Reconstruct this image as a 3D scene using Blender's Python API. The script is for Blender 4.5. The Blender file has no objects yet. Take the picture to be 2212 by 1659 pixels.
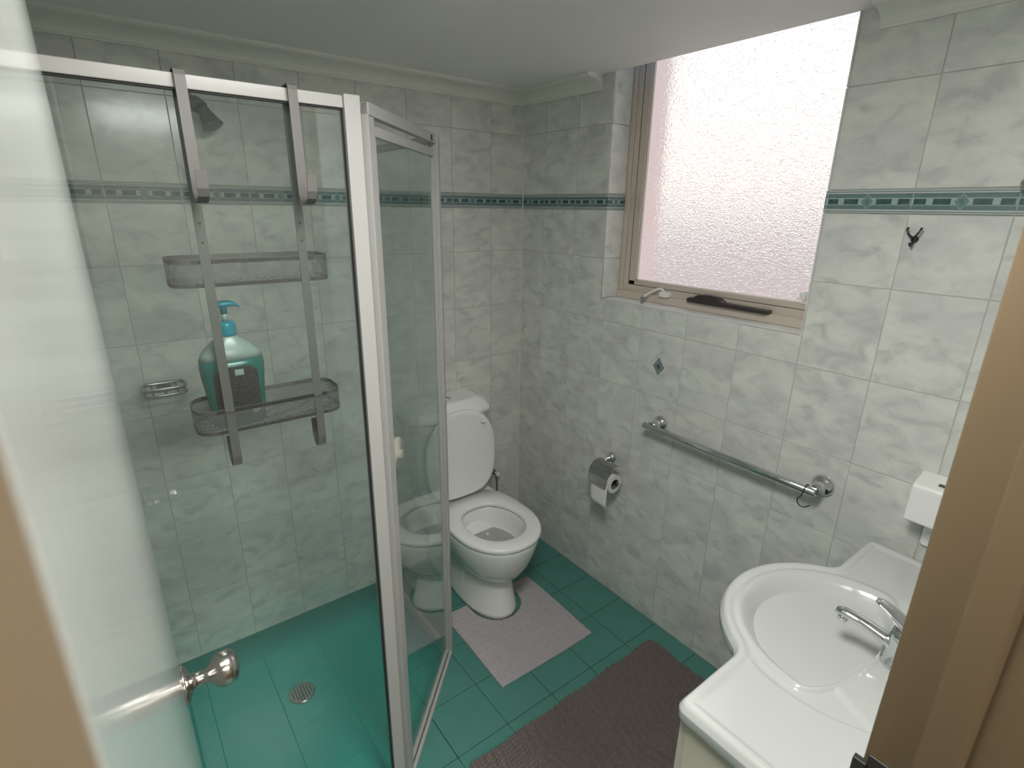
import bpy, bmesh, math, random
from mathutils import Vector, Matrix
from mathutils.geometry import delaunay_2d_cdt
random.seed(7)
scn = bpy.context.scene
COL = scn.collection
PI = math.pi

# ------------------------------------------------------------------ camera
cd = bpy.data.cameras.new('camera'); cam = bpy.data.objects.new('camera', cd); COL.objects.link(cam)
RT = Vector((0.79693164, -0.60391711, 0.0135678)); UP = Vector((0.17878545, 0.2572614, 0.94965906)); FW = Vector((0.57700583, 0.75438763, -0.31299134))
CAM = Vector((-1.63089, -2.06856, 1.68817))
M = Matrix((RT, UP, -FW)).transposed().to_4x4(); M.translation = CAM
cam.matrix_world = M
cd.sensor_fit = 'HORIZONTAL'; cd.sensor_width = 36.0; cd.lens = 1152.43 * 36.0 / 2212
cd.clip_start = 0.01
cd.dof.use_dof = True; cd.dof.focus_distance = 2.0; cd.dof.aperture_fstop = 9.0
scn.camera = cam

# ------------------------------------------------------------------ world, exposure
w = bpy.data.worlds.new('world'); scn.world = w; w.use_nodes = True
nt = w.node_tree; nt.nodes.clear()
sky = nt.nodes.new('ShaderNodeTexSky'); sky.sky_type = 'NISHITA'; sky.sun_disc = False
sky.sun_elevation = math.radians(33); sky.sun_rotation = math.radians(55); sky.dust_density = 0.6; sky.air_density = 1.0
bg = nt.nodes.new('ShaderNodeBackground'); bg.inputs[1].default_value = 0.036
out = nt.nodes.new('ShaderNodeOutputWorld')
nt.links.new(sky.outputs[0], bg.inputs[0]); nt.links.new(bg.outputs[0], out.inputs[0])
scn.view_settings.view_transform = 'Standard'; scn.view_settings.look = 'None'
scn.view_settings.gamma = 1.0; scn.view_settings.use_curve_mapping = False
scn.view_settings.exposure = 1.8
scn.cycles.max_bounces = 10; scn.cycles.diffuse_bounces = 5; scn.cycles.glossy_bounces = 6
scn.cycles.transparent_max_bounces = 24; scn.cycles.sample_clamp_indirect = 6.0
scn.cycles.caustics_reflective = False
PANE_EMIT = 0.35
HALL_FILL_W = 12.0
BATH_FILL_W = 13.0

# ------------------------------------------------------------------ materials
def newmat(name):
    m = bpy.data.materials.new(name); m.use_nodes = True
    return m, m.node_tree, m.node_tree.nodes['Principled BSDF']
def pbr(name, col, rough=0.5, metal=0.0, spec=0.5, coat=0.0, bump=0, bscale=100, var=0.0, vscale=6, trans=0.0, ior=1.45):
    m, t, b = newmat(name)
    b.inputs['Base Color'].default_value = (*col, 1); b.inputs['Roughness'].default_value = rough
    b.inputs['Metallic'].default_value = metal; b.inputs['Specular IOR Level'].default_value = spec
    b.inputs['Coat Weight'].default_value = coat; b.inputs['Transmission Weight'].default_value = trans; b.inputs['IOR'].default_value = ior
    tc = t.nodes.new('ShaderNodeTexCoord')
    n = t.nodes.new('ShaderNodeTexNoise'); n.inputs['Scale'].default_value = vscale; n.inputs['Detail'].default_value = 4
    t.links.new(tc.outputs['Object'], n.inputs['Vector'])
    mx = t.nodes.new('ShaderNodeMix'); mx.data_type = 'RGBA'
    mx.inputs[6].default_value = (*[c * (1 - var) for c in col], 1); mx.inputs[7].default_value = (*[min(1, c * (1 + var)) for c in col], 1)
    t.links.new(n.outputs['Fac'], mx.inputs[0]); t.links.new(mx.outputs[2], b.inputs['Base Color'])
    if bump:
        n2 = t.nodes.new('ShaderNodeTexNoise'); n2.inputs['Scale'].default_value = bscale; n2.inputs['Detail'].default_value = 3
        t.links.new(tc.outputs['Object'], n2.inputs['Vector'])
        bp = t.nodes.new('ShaderNodeBump'); bp.inputs['Strength'].default_value = bump; bp.inputs['Distance'].default_value = 0.002
        t.links.new(n2.outputs['Fac'], bp.inputs['Height']); t.links.new(bp.outputs[0], b.inputs['Normal'])
    return m

def ramp(t, src, stops, interp='LINEAR'):
    r = t.nodes.new('ShaderNodeValToRGB'); r.color_ramp.interpolation = interp
    e = r.color_ramp.elements
    while len(e) > 1: e.remove(e[0])
    e[0].position, e[0].color = stops[0][0], (*stops[0][1], 1)
    for p, c in stops[1:]:
        k = e.new(p); k.color = (*c, 1)
    t.links.new(src, r.inputs[0]); return r.outputs[0]
def math_(t, op, a, b=None):
    n = t.nodes.new('ShaderNodeMath'); n.operation = op
    for i, v in enumerate((a, b)):
        if v is None: continue
        if isinstance(v, (int, float)): n.inputs[i].default_value = v
        else: t.links.new(v, n.inputs[i])
    return n.outputs[0]
def mixc(t, f, a, b):
    n = t.nodes.new('ShaderNodeMix'); n.data_type = 'RGBA'
    if isinstance(f, (int, float)): n.inputs[0].default_value = f
    else: t.links.new(f, n.inputs[0])
    for k, v in ((6, a), (7, b)):
        if isinstance(v, tuple): n.inputs[k].default_value = (*v, 1)
        else: t.links.new(v, n.inputs[k])
    return n.outputs[2]

def marble_tile():
    m, t, b = newmat('marbled_ceramic')
    tc = t.nodes.new('ShaderNodeTexCoord'); oi = t.nodes.new('ShaderNodeObjectInfo')
    sc = t.nodes.new('ShaderNodeVectorMath'); sc.operation = 'ADD'
    cmb = t.nodes.new('ShaderNodeCombineXYZ'); r10 = math_(t, 'MULTIPLY', oi.outputs['Random'], 17.0)
    t.links.new(r10, cmb.inputs[1]); t.links.new(tc.outputs['Object'], sc.inputs[0]); t.links.new(cmb.outputs[0], sc.inputs[1])
    mp = t.nodes.new('ShaderNodeMapping'); mp.inputs['Rotation'].default_value = (0, 0.5, 0); mp.inputs['Scale'].default_value = (1.0, 1, 1.7)
    t.links.new(sc.outputs[0], mp.inputs[0])
    n = t.nodes.new('ShaderNodeTexNoise'); n.inputs['Scale'].default_value = 13; n.inputs['Detail'].default_value = 5
    n.inputs['Roughness'].default_value = 0.55; n.inputs['Distortion'].default_value = 0.6
    t.links.new(mp.outputs[0], n.inputs['Vector'])
    c1 = ramp(t, n.outputs['Fac'], [(0.30, (0.52, 0.535, 0.515)), (0.46, (0.66, 0.675, 0.63)), (0.62, (0.73, 0.74, 0.685))])
    n2 = t.nodes.new('ShaderNodeTexNoise'); n2.inputs['Scale'].default_value = 6; n2.inputs['Detail'].default_value = 2
    t.links.new(mp.outputs[0], n2.inputs['Vector'])
    f2 = ramp(t, n2.outputs['Fac'], [(0.42, (0, 0, 0)), (0.6, (1, 1, 1))])
    c2 = mixc(t, math_(t, 'MULTIPLY', f2, 0.35), c1, (0.50, 0.505, 0.53))
    t.links.new(c2, b.inputs['Base Color'])
    b.inputs['Roughness'].default_value = 0.16; b.inputs['Specular IOR Level'].default_value = 0.5
    return m
def border_tile():
    m, t, b = newmat('border_print')
    tc = t.nodes.new('ShaderNodeTexCoord'); sp = t.nodes.new('ShaderNodeSeparateXYZ')
    t.links.new(tc.outputs['Object'], sp.inputs[0])
    au = math_(t, 'ABSOLUTE', sp.outputs[0]); av = math_(t, 'ABSOLUTE', sp.outputs[2])
    v = math_(t, 'MULTIPLY', av, 1 / 0.030)
    cream = (0.52, 0.55, 0.53); grey = (0.10, 0.17, 0.175); dark = (0.01, 0.06, 0.055); lite = (0.34, 0.42, 0.42); line = (0.15, 0.20, 0.20)
    u = math_(t, 'MULTIPLY', au, 10.0)
    bars = ramp(t, u, [(0.0, lite), (0.21, dark), (0.56, lite), (0.70, dark), (0.96, lite)], 'CONSTANT')
    bands = ramp(t, v, [(0.0, (1, 1, 1)), (0.22, (0, 0, 0))], 'CONSTANT')
    outer = ramp(t, v, [(0.0, lite), (0.22, lite), (0.30, grey), (0.64, cream), (0.76, line), (0.84, cream), (0.93, line)], 'CONSTANT')
    c = mixc(t, bands, outer, bars)
    d = math_(t, 'ADD', math_(t, 'MULTIPLY', au, 1 / 0.016), math_(t, 'MULTIPLY', av, 1 / 0.0185))
    dcol = ramp(t, d, [(0.0, (0.07, 0.16, 0.15)), (0.45, (0.16, 0.27, 0.26)), (0.72, (0.05, 0.13, 0.125)), (0.86, lite), (1.0, lite)], 'CONSTANT')
    inside = math_(t, 'LESS_THAN', d, 1.0)
    c = mixc(t, inside, c, dcol)
    n = t.nodes.new('ShaderNodeTexNoise'); n.inputs['Scale'].default_value = 60; t.links.new(tc.outputs['Object'], n.inputs['Vector'])
    c = mixc(t, math_(t, 'MULTIPLY', n.outputs['Fac'], 0.25), c, (0.35, 0.42, 0.42))
    t.links.new(c, b.inputs['Base Color']); b.inputs['Roughness'].default_value = 0.16
    return m
def shower_glass():
    m = bpy.data.materials.new('clear_glass'); m.use_nodes = True; t = m.node_tree; t.nodes.clear()
    o = t.nodes.new('ShaderNodeOutputMaterial'); fr = t.nodes.new('ShaderNodeFresnel'); fr.inputs[0].default_value = 1.5
    tr = t.nodes.new('ShaderNodeBsdfTransparent'); tr.inputs[0].default_value = (0.925, 0.965, 0.955, 1)
    gl = t.nodes.new('ShaderNodeBsdfGlossy'); gl.inputs['Roughness'].default_value = 0.0; gl.inputs[0].default_value = (1, 1, 1, 1)
    df = t.nodes.new('ShaderNodeBsdfDiffuse'); df.inputs[0].default_value = (0.75, 0.82, 0.8, 1)
    mh = t.nodes.new('ShaderNodeMixShader')
    tc = t.nodes.new('ShaderNodeTexCoord'); n = t.nodes.new('ShaderNodeTexNoise'); n.inputs['Scale'].default_value = 5; n.inputs['Detail'].default_value = 4
    t.links.new(tc.outputs['Object'], n.inputs['Vector'])
    ge = t.nodes.new('ShaderNodeNewGeometry'); t.links.new(math_(t, 'SUBTRACT', 1.5, math_(t, 'MULTIPLY', ge.outputs['Backfacing'], 1.5 - 1 / 1.5)), fr.inputs[0])
    t.links.new(math_(t, 'MULTIPLY', n.outputs['Fac'], 0.03), mh.inputs[0])
    t.links.new(tr.outputs[0], mh.inputs[1]); t.links.new(df.outputs[0], mh.inputs[2])
    mx = t.nodes.new('ShaderNodeMixShader')
    t.links.new(fr.outputs[0], mx.inputs[0]); t.links.new(mh.outputs[0], mx.inputs[1]); t.links.new(gl.outputs[0], mx.inputs[2])
    t.links.new(mx.outputs[0], o.inputs[0])
    return m
def obscure_pane():
    m = bpy.data.materials.new('obscure_daylit_glass'); m.use_nodes = True; t = m.node_tree; t.nodes.clear()
    o = t.nodes.new('ShaderNodeOutputMaterial')
    tc = t.nodes.new('ShaderNodeTexCoord'); mp = t.nodes.new('ShaderNodeMapping'); mp.inputs['Scale'].default_value = (1, 1, 1.7)
    t.links.new(tc.outputs['Object'], mp.inputs[0])
    n = t.nodes.new('ShaderNodeTexNoise'); n.inputs['Scale'].default_value = 62; n.inputs['Detail'].default_value = 2.0; n.inputs['Distortion'].default_value = 1.2
    t.links.new(mp.outputs[0], n.inputs['Vector'])
    bp = t.nodes.new('ShaderNodeBump'); bp.inputs['Strength'].default_value = 1.0; bp.inputs['Distance'].default_value = 0.0055
    t.links.new(n.outputs['Fac'], bp.inputs['Height'])
    g = t.nodes.new('ShaderNodeBsdfRefraction'); g.inputs['Roughness'].default_value = 0.22; g.inputs['IOR'].default_value = 1.3
    g.inputs[0].default_value = (1, 1, 1, 1)
    t.links.new(bp.outputs[0], g.inputs['Normal'])
    gs = t.nodes.new('ShaderNodeBsdfGlossy'); gs.inputs['Roughness'].default_value = 0.25; t.links.new(bp.outputs[0], gs.inputs['Normal'])
    m1 = t.nodes.new('ShaderNodeMixShader'); m1.inputs[0].default_value = 0.06
    t.links.new(g.outputs[0], m1.inputs[1]); t.links.new(gs.outputs[0], m1.inputs[2])
    e = t.nodes.new('ShaderNodeEmission'); e.inputs[0].default_value = (1.0, 0.93, 0.93, 1); e.inputs[1].default_value = PANE_EMIT
    m2 = t.nodes.new('ShaderNodeMixShader'); m2.inputs[0].default_value = 0.25
    t.links.new(m1.outputs[0], m2.inputs[1]); t.links.new(e.outputs[0], m2.inputs[2])
    t.links.new(m2.outputs[0], o.inputs[0])
    return m
def mesh_metal():
    m, t, b = newmat('perforated_metal')
    b.inputs['Base Color'].default_value = (0.15, 0.15, 0.145, 1); b.inputs['Metallic'].default_value = 0.1; b.inputs['Roughness'].default_value = 0.45
    tc = t.nodes.new('ShaderNodeTexCoord')
    mp = t.nodes.new('ShaderNodeMapping'); mp.inputs['Rotation'].default_value = (0, PI / 4, 0); mp.inputs['Scale'].default_value = (270, 270, 270)
    t.links.new(tc.outputs['Object'], mp.inputs[0]); sp = t.nodes.new('ShaderNodeSeparateXYZ'); t.links.new(mp.outputs[0], sp.inputs[0])
    fx = math_(t, 'FRACT', sp.outputs[0]); fz = math_(t, 'FRACT', sp.outputs[2])
    hx = math_(t, 'GREATER_THAN', fx, 0.36); hz = math_(t, 'GREATER_THAN', fz, 0.36)
    hole = math_(t, 'MULTIPLY', hx, hz)
    t.links.new(math_(t, 'SUBTRACT', 1.0, hole), b.inputs['Alpha'])
    return m
def label_mat():
    m, t, b = newmat('printed_label')
    tc = t.nodes.new('ShaderNodeTexCoord'); sp = t.nodes.new('ShaderNodeSeparateXYZ'); t.links.new(tc.outputs['Object'], sp.inputs[0])
    z = math_(t, 'FRACT', math_(t, 'MULTIPLY', sp.outputs[2], 190.0))
    ln = math_(t, 'GREATER_THAN', z, 0.72)
    n = t.nodes.new('ShaderNodeTexNoise'); n.inputs['Scale'].default_value = 260; t.links.new(tc.outputs['Object'], n.inputs['Vector'])
    f = math_(t, 'MULTIPLY', math_(t, 'MULTIPLY', ln, math_(t, 'GREATER_THAN', n.outputs['Fac'], 0.46)), 0.5)
    c = mixc(t, f, (0.010, 0.011, 0.012), (0.13, 0.13, 0.125))
    t.links.new(c, b.inputs['Base Color']); b.inputs['Roughness'].default_value = 0.4
    return m

MT = marble_tile(); MB_ = border_tile(); GLASS = shower_glass(); PANE = obscure_pane(); MESHM = mesh_metal()
SILLM = pbr('sill_tile_daylit_tint', (0.78, 0.79, 0.77), 0.45, var=0.05, vscale=20)  # wall tile in a lighter colour, standing in for window light on the sill
GROUT = pbr('pale_grout', (0.48, 0.49, 0.45), 0.8)
GROUT_D = pbr('dark_green_grout', (0.035, 0.075, 0.065), 0.8)
PLASTER = pbr('painted_plaster', (0.86, 0.86, 0.84), 0.55, var=0.02)
CORN = pbr('cornice_paint', (0.78, 0.78, 0.73), 0.5, var=0.02)
FLOORT = pbr('teal_ceramic', (0.075, 0.225, 0.195), 0.28, var=0.12, vscale=9)
SHFLOOR = pbr('teal_shower_base', (0.015, 0.34, 0.29), 0.35, var=0.08, vscale=3)
WHITE = pbr('white_powdercoat', (0.38, 0.38, 0.365), 0.3)
CERAM = pbr('white_vitreous_china', (0.82, 0.83, 0.80), 0.12, coat=0.3)
PLAST = pbr('white_plastic', (0.80, 0.81, 0.79), 0.22)
POLYM = pbr('white_polymarble', (0.58, 0.60, 0.585), 0.12, coat=0.3)
CREAMCAB = pbr('cream_laminate', (0.62, 0.60, 0.50), 0.35)
CHROME = pbr('chrome', (0.72, 0.73, 0.74), 0.08, metal=1.0)
CHROME_D = pbr('aged_chrome', (0.42, 0.42, 0.42), 0.2, metal=1.0)
ROSEM = pbr('dull_grey_plating', (0.16, 0.165, 0.17), 0.35, metal=0.3)
SATIN = pbr('satin_steel', (0.55, 0.53, 0.49), 0.2, metal=1.0)
DARKM = pbr('dark_metal', (0.07, 0.065, 0.06), 0.35, metal=0.6)
BRONZE = pbr('beige_aluminium', (0.64, 0.565, 0.49), 0.4, metal=0.2)
BEAD = pbr('glazing_bead', (0.80, 0.70, 0.66), 0.4)
WINDER = pbr('brown_black_plastic', (0.045, 0.035, 0.04), 0.35)
BLACK = pbr('black_rubber', (0.015, 0.015, 0.015), 0.6)
CADDY = pbr('grey_metal_strap', (0.12, 0.118, 0.11), 0.45, metal=0.1)
SOAPCASE = pbr('blue_plastic', (0.0, 0.21, 0.30), 0.3)
LIQ = pbr('teal_hand_wash', (0.004, 0.11, 0.095), 0.25)
CLEARP = pbr('translucent_plastic', (0.33, 0.42, 0.38), 0.25, trans=0.25)
LABEL = label_mat()
PAPER = pbr('tissue_paper', (0.74, 0.74, 0.72), 0.9, bump=0.3, bscale=300)
CARD = pbr('cardboard_core', (0.16, 0.14, 0.12), 0.9)
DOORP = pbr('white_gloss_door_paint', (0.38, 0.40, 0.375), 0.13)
TIMBER = pbr('varnished_jamb', (0.145, 0.105, 0.06), 0.45, var=0.06, vscale=3)
MATL = pbr('light_grey_cotton', (0.40, 0.375, 0.39), 0.95, var=0.12, vscale=60)
MATD = pbr('brown_grey_chenille', (0.15, 0.125, 0.115), 0.95, var=0.25, vscale=70)
BRICK = pbr('pink_brick', (0.90, 0.36, 0.28), 0.85, var=0.15, vscale=12)
GROUND = pbr('pale_paving', (0.5, 0.42, 0.38), 0.9, var=0.1)
HALLW = pbr('warm_hall_paint', (0.40, 0.36, 0.30), 0.7)
HALLC = pbr('white_hall_ceiling', (0.75, 0.73, 0.68), 0.7)
CREAMK = pbr('cream_plastic', (0.78, 0.66, 0.55), 0.3)
WATER = pbr('bowl_water', (0.36, 0.37, 0.36), 0.08)
def emit(name, col, s):
    m = bpy.data.materials.new(name); m.use_nodes = True; t = m.node_tree; t.nodes.clear()
    e = t.nodes.new('ShaderNodeEmission'); e.inputs[0].default_value = (*col, 1); e.inputs[1].default_value = s
    o = t.nodes.new('ShaderNodeOutputMaterial'); t.links.new(e.outputs[0], o.inputs[0]); return m

# ------------------------------------------------------------------ mesh helpers
class MBd:
    def __init__(s): s.v = []; s.f = []; s.sm = []
    def add(s, vs, fs, smooth=False):
        k = len(s.v); s.v += [tuple(p) for p in vs]; s.f += [tuple(i + k for i in f) for f in fs]; s.sm += [smooth] * len(fs); return s
    def box(s, x0, x1, y0, y1, z0, z1):
        v = [(x, y, z) for x in (x0, x1) for y in (y0, y1) for z in (z0, z1)]
        return s.add(v, [(0, 1, 3, 2), (4, 6, 7, 5), (0, 4, 5, 1), (2, 3, 7, 6), (0, 2, 6, 4), (1, 5, 7, 3)])
    def prism(s, poly, lo, hi, axis=2):
        n = len(poly); A = []
        for h in (lo, hi):
            for a, b in poly:
                A.append((a, b, h) if axis == 2 else ((a, h, b) if axis == 1 else (h, a, b)))
        fs = [tuple(range(n)), tuple(range(2 * n - 1, n - 1, -1))] + [(i, (i + 1) % n, n + (i + 1) % n, n + i) for i in range(n)]
        return s.add(A, fs)
    def loft(s, rings, cap0=True, cap1=True, smooth=True, closed=True):
        n = len(rings[0]); v = [p for r in rings for p in r]; fs = []
        for k in range(len(rings) - 1):
            for i in range(n if closed else n - 1):
                j = (i + 1) % n; fs.append((k * n + i, k * n + j, (k + 1) * n + j, (k + 1) * n + i))
        s.add(v, fs, smooth)
        k0 = len(s.v) - len(v)
        if cap0: s.f.append(tuple(k0 + i for i in range(n))[::-1]); s.sm.append(False)
        if cap1: s.f.append(tuple(k0 + (len(rings) - 1) * n + i for i in range(n))); s.sm.append(False)
        return s
    def tube(s, pts, r, n=12, closed=False, flat=None):
        pts = [Vector(p) for p in pts]; rings = []
        m = len(pts); prev = None
        for i, p in enumerate(pts):
            if closed: d = pts[(i + 1) % m] - pts[i - 1]
            else: d = pts[min(i + 1, m - 1)] - pts[max(i - 1, 0)]
            d.normalize()
            if prev is None:
                a = Vector((0, 0, 1)) if abs(d.z) < 0.9 else Vector((1, 0, 0)); x = d.cross(a).normalized()
            else: x = (prev - d * prev.dot(d)).normalized()
            prev = x; y = d.cross(x)
            rr = r[i] if isinstance(r, (list, tuple)) else r
            rings.append([p + x * (rr * math.cos(2 * PI * k / n)) + y * (rr * math.sin(2 * PI * k / n)) for k in range(n)])
        if closed: rings.append(rings[0])
        return s.loft(rings, not closed, not closed)
    def lathe(s, prof, c, axis, n=28, cap0=True, cap1=True):
        ax = Vector(axis).normalized(); a = Vector((0, 0, 1)) if abs(ax.z) < 0.9 else Vector((1, 0, 0))
        x = ax.cross(a).normalized(); y = ax.cross(x); c = Vector(c)
        return s.loft([[c + ax * h + x * (r * math.cos(2 * PI * k / n)) + y * (r * math.sin(2 * PI * k / n)) for k in range(n)] for r, h in prof], cap0, cap1)
    def strap(s, pts, width, th, wdir):
        # flat bar: centreline pts, width along wdir
        wd = Vector(wdir); pts = [Vector(p) for p in pts]; rings = []
        for i, p in enumerate(pts):
            d = (pts[min(i + 1, len(pts) - 1)] - pts[max(i - 1, 0)]).normalized(); nrm = d.cross(wd).normalized()
            rings.append([p + wd * (width / 2) * a + nrm * (th / 2) * b for a, b in ((-1, -1), (1, -1), (1, 1), (-1, 1))])
        return s.loft(rings, smooth=False)
    def obj(s, name, mat, parent=None, bevel=0, seg=2, ang=35, subd=0):
        me = bpy.data.meshes.new(name); me.from_pydata(s.v, [], s.f)
        bm = bmesh.new(); bm.from_mesh(me); bmesh.ops.recalc_face_normals(bm, faces=bm.faces)
        if bevel:
            es = [e for e in bm.edges if len(e.link_faces) == 2 and e.calc_face_angle(0) > math.radians(ang)]
            bmesh.ops.bevel(bm, geom=es, offset=bevel, segments=seg, affect='EDGES', clamp_overlap=True, profile=0.5)
            for f in bm.faces: f.smooth = True
            bm.to_mesh(me); bm.free()
        else:
            bm.to_mesh(me); bm.free()
            for p, q in zip(me.polygons, s.sm): p.use_smooth = q
        me.materials.append(mat)
        o = bpy.data.objects.new(name, me); COL.objects.link(o)
        if bevel:      # area-weighted normals keep the flats flat
            acc = [Vector((0, 0, 0)) for _ in me.vertices]
            for p_ in me.polygons:
                for vi in p_.vertices: acc[vi] += p_.normal * p_.area ** 1.5 * 1e6
            me.normals_split_custom_set_from_vertices([tuple(a.normalized()) if a.length > 0 else (0, 0, 1) for a in acc])

        if parent: o.parent = parent
        return o
def B(*a): return MBd().box(*a)
def tag(o, label, cat, group=None):
    o['label'] = label; o['category'] = cat
    if group: o['group'] = group
    return o
def struct(o, label=None):
    o['kind'] = 'structure'
    if label: o['label'] = label
    return o
def empty(name, loc):
    o = bpy.data.objects.new(name, None); o.location = loc; o.empty_display_size = 0.05; COL.objects.link(o); return o
def thing(name, loc, label, cat, group=None): return tag(empty(name, loc), label, cat, group)
def adopt(parent, objs):
    for o in objs:
        o.parent = parent; o.matrix_parent_inverse = Matrix.Translation(parent.location).inverted()
        # bake so that the child keeps its world place with plain transforms
        o.matrix_parent_inverse = Matrix.Identity(4); o.location = o.location - parent.location
    return parent
def P(parent, mb, name, mat, **k):
    o = mb.obj(name, mat, **k); o.parent = parent
    p = parent; off = Vector((0, 0, 0))
    while p: off = off + p.location; p = p.parent
    o.data.transform(Matrix.Translation(-off)); return o
def pset(o, pivot):      # move the mesh's origin to a pivot
    o.data.transform(Matrix.Translation(-Vector(pivot))); o.location = Vector(pivot); return o

# ------------------------------------------------------------------ tiled surfaces
ZB, ZT = 1.6866, 1.7473
ROWS = [(0, .25), (.25, .5), (.5, .75), (.75, 1.0), (1.0, 1.25), (1.25, 1.5), (1.5, ZB), (ZB, ZT), (ZT, ZT + .25), (ZT + .25, 2.175)]
G = 0.0011
tile_cache = {}
def tile_mesh(w_, h_, border, name):
    k = (round(w_, 4), round(h_, 4), border)
    if k in tile_cache: return tile_cache[k]
    mb = MBd()
    if border:   # raised ribs along the band
        y = [(-h_ / 2, 0.0), (-h_ * .46, -.0012), (-h_ * .36, -.0012), (-h_ * .30, 0), (-h_ * .14, 0), (-h_ * .11, -.0012), (h_ * .11, -.0012), (h_ * .14, 0), (h_ * .30, 0), (h_ * .36, -.0012), (h_ * .46, -.0012), (h_ / 2, 0), (h_ / 2, .006), (-h_ / 2, .006)]
        mb.prism([(b, a) for a, b in y], -w_ / 2, w_ / 2, axis=0)
    else: mb.box(-w_ / 2, w_ / 2, 0, .006, -h_ / 2, h_ / 2)
    o = mb.obj(name, MB_ if border else MT, bevel=0 if border else 0.0008, seg=1)
    me = o.data; bpy.data.objects.remove(o); tile_cache[k] = me; return me
def place(me, name, parent, loc, ang):
    o = bpy.data.objects.new(name, me); COL.objects.link(o); o.parent = parent; o.location = Vector(loc) - parent.location
    o.rotation_euler = (0, 0, ang); return o
def tile_wall(parent, O, ang, u0, u1, joint, holes=(), zmin=0.0, rows=ROWS):
    R = Matrix.Rotation(ang, 3, 'Z'); O = Vector(O)
    k = math.floor((u0 - joint) / .2); us = [u0]
    while joint + .2 * (k + 1) < u1 - 1e-4:
        k += 1
        if joint + .2 * k > u0 + 1e-4: us.append(joint + .2 * k)
    us.append(u1)
    for z0, z1 in rows:
        bord = abs(z0 - ZB) < 1e-6
        if z0 == 0: z0 = zmin
        for a, b in zip(us[:-1], us[1:]):
            if b - a < .008: continue
            rects = [(a + G, b - G, z0 + G, z1 - G)]
            cut = False
            for h in holes:
                nr = []
                for (p, q, r, s_) in rects:
                    if q <= h[0] or p >= h[1] or s_ <= h[2] or r >= h[3]: nr.append((p, q, r, s_)); continue
                    cut = True
                    if p < h[0]: nr.append((p, h[0], r, s_))
                    if q > h[1]: nr.append((h[1], q, r, s_))
                    pp, qq = max(p, h[0]), min(q, h[1])
                    if r < h[2]: nr.append((pp, qq, r, h[2]))
                    if s_ > h[3]: nr.append((pp, qq, h[3], s_))
                rects = nr
            rects = [r for r in rects if r[1] - r[0] > .004 and r[3] - r[2] > .004]
            if not rects: continue
            nm = 'border_tile' if bord else 'tile'
            if not cut or len(rects) == 1:
                p, q, r, s_ = rects[0]
                if bord and cut:   # keep the print aligned to the full tile
                    cu = (a + b) / 2; mb = MBd().box(p - cu, q - cu, 0, .006, r - (z0 + z1) / 2, s_ - (z0 + z1) / 2)
                    o = mb.obj(nm, MB_); o.parent = parent; o.location = O + R @ Vector((cu, 0, (z0 + z1) / 2)) - parent.location; o.rotation_euler = (0, 0, ang); continue
                if bord and (b - a) < .19:
                    # cut border tile: print continues from the joint side
                    cu = (b - .1) if abs(a - u0) < 1e-6 else (a + .1); mb = MBd().box(p - cu, q - cu, 0, .006, -(z1 - z0) / 2 + G, (z1 - z0) / 2 - G)
                    o = mb.obj(nm, MB_); o.parent = parent; o.location = O + R @ Vector((cu, 0, (z0 + z1) / 2)) - parent.location; o.rotation_euler = (0, 0, ang); continue
                me = tile_mesh(q - p, s_ - r, bord, nm)
                place(me, nm, parent, O + R @ Vector(((p + q) / 2, 0, (r + s_) / 2)), ang)
            else:
                cu, cz = (a + b) / 2, (z0 + z1) / 2; mb = MBd()
                for p, q, r, s_ in rects: mb.box(p - cu, q - cu, 0, .006, r - cz, s_ - cz)
                o = mb.obj(nm, MB_ if bord else MT); o.parent = parent; o.location = O + R @ Vector((cu, 0, cz)) - parent.location; o.rotation_euler = (0, 0, ang)

XL, YF = -1.78, -1.95                # left wall, front (doorway) wall
CEIL = 2.168
WY0, WY1, WZ0, WZ1 = -.5296, -1.3486, 1.3385, 2.30    # window opening
# back wall (shower and toilet)
wb = B(XL - .12, .12, .0015, .12, -.1, 2.4).obj('wall_back', GROUT); struct(wb)
tile_wall(wb, (0, 0, 0), 0, XL, 0, -.1808, zmin=-.05)
# right wall with the window
mb = MBd(); mb.box(.0015, .12, YF - .12, .0015, -.1, WZ0 - .004).box(.0015, .12, WY0 + .003, .0015, WZ0 - .004, WZ1).box(.0015, .12, YF - .12, WY1 - .003, WZ0 - .004, WZ1).box(.0015, .12, YF - .12, .0015, WZ1, 2.4)
wr = mb.obj('wall_right', GROUT); struct(wr)
tile_wall(wr, (0, 0, 0), -PI / 2, 0, -YF, .1541, holes=[(-WY0, -WY1, WZ0, 3)])
# reveal tiles (left, right) and sill tiles
for yy, ang, sgn in ((WY0, 0, 1), (WY1, PI, -1)):
    for z0, z1 in ((WZ0, 1.5), (1.5, ZB), (ZB, ZT), (ZT, ZT + .25), (ZT + .25, WZ1)):
        bord = abs(z0 - ZB) < 1e-6
        me = tile_mesh(.104, z1 - z0 - 2 * G, bord, 'tile')
        place(me, 'border_tile' if bord else 'tile', wr, (.0540, yy, (z0 + z1) / 2), ang)
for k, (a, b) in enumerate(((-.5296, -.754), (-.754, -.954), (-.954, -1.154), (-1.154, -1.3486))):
    o = MBd().box(0.001, .098, b + G, a - G, WZ0 - .005, WZ0).obj('sill_tile', SILLM, bevel=.0008, seg=1); o.parent = wr
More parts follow.
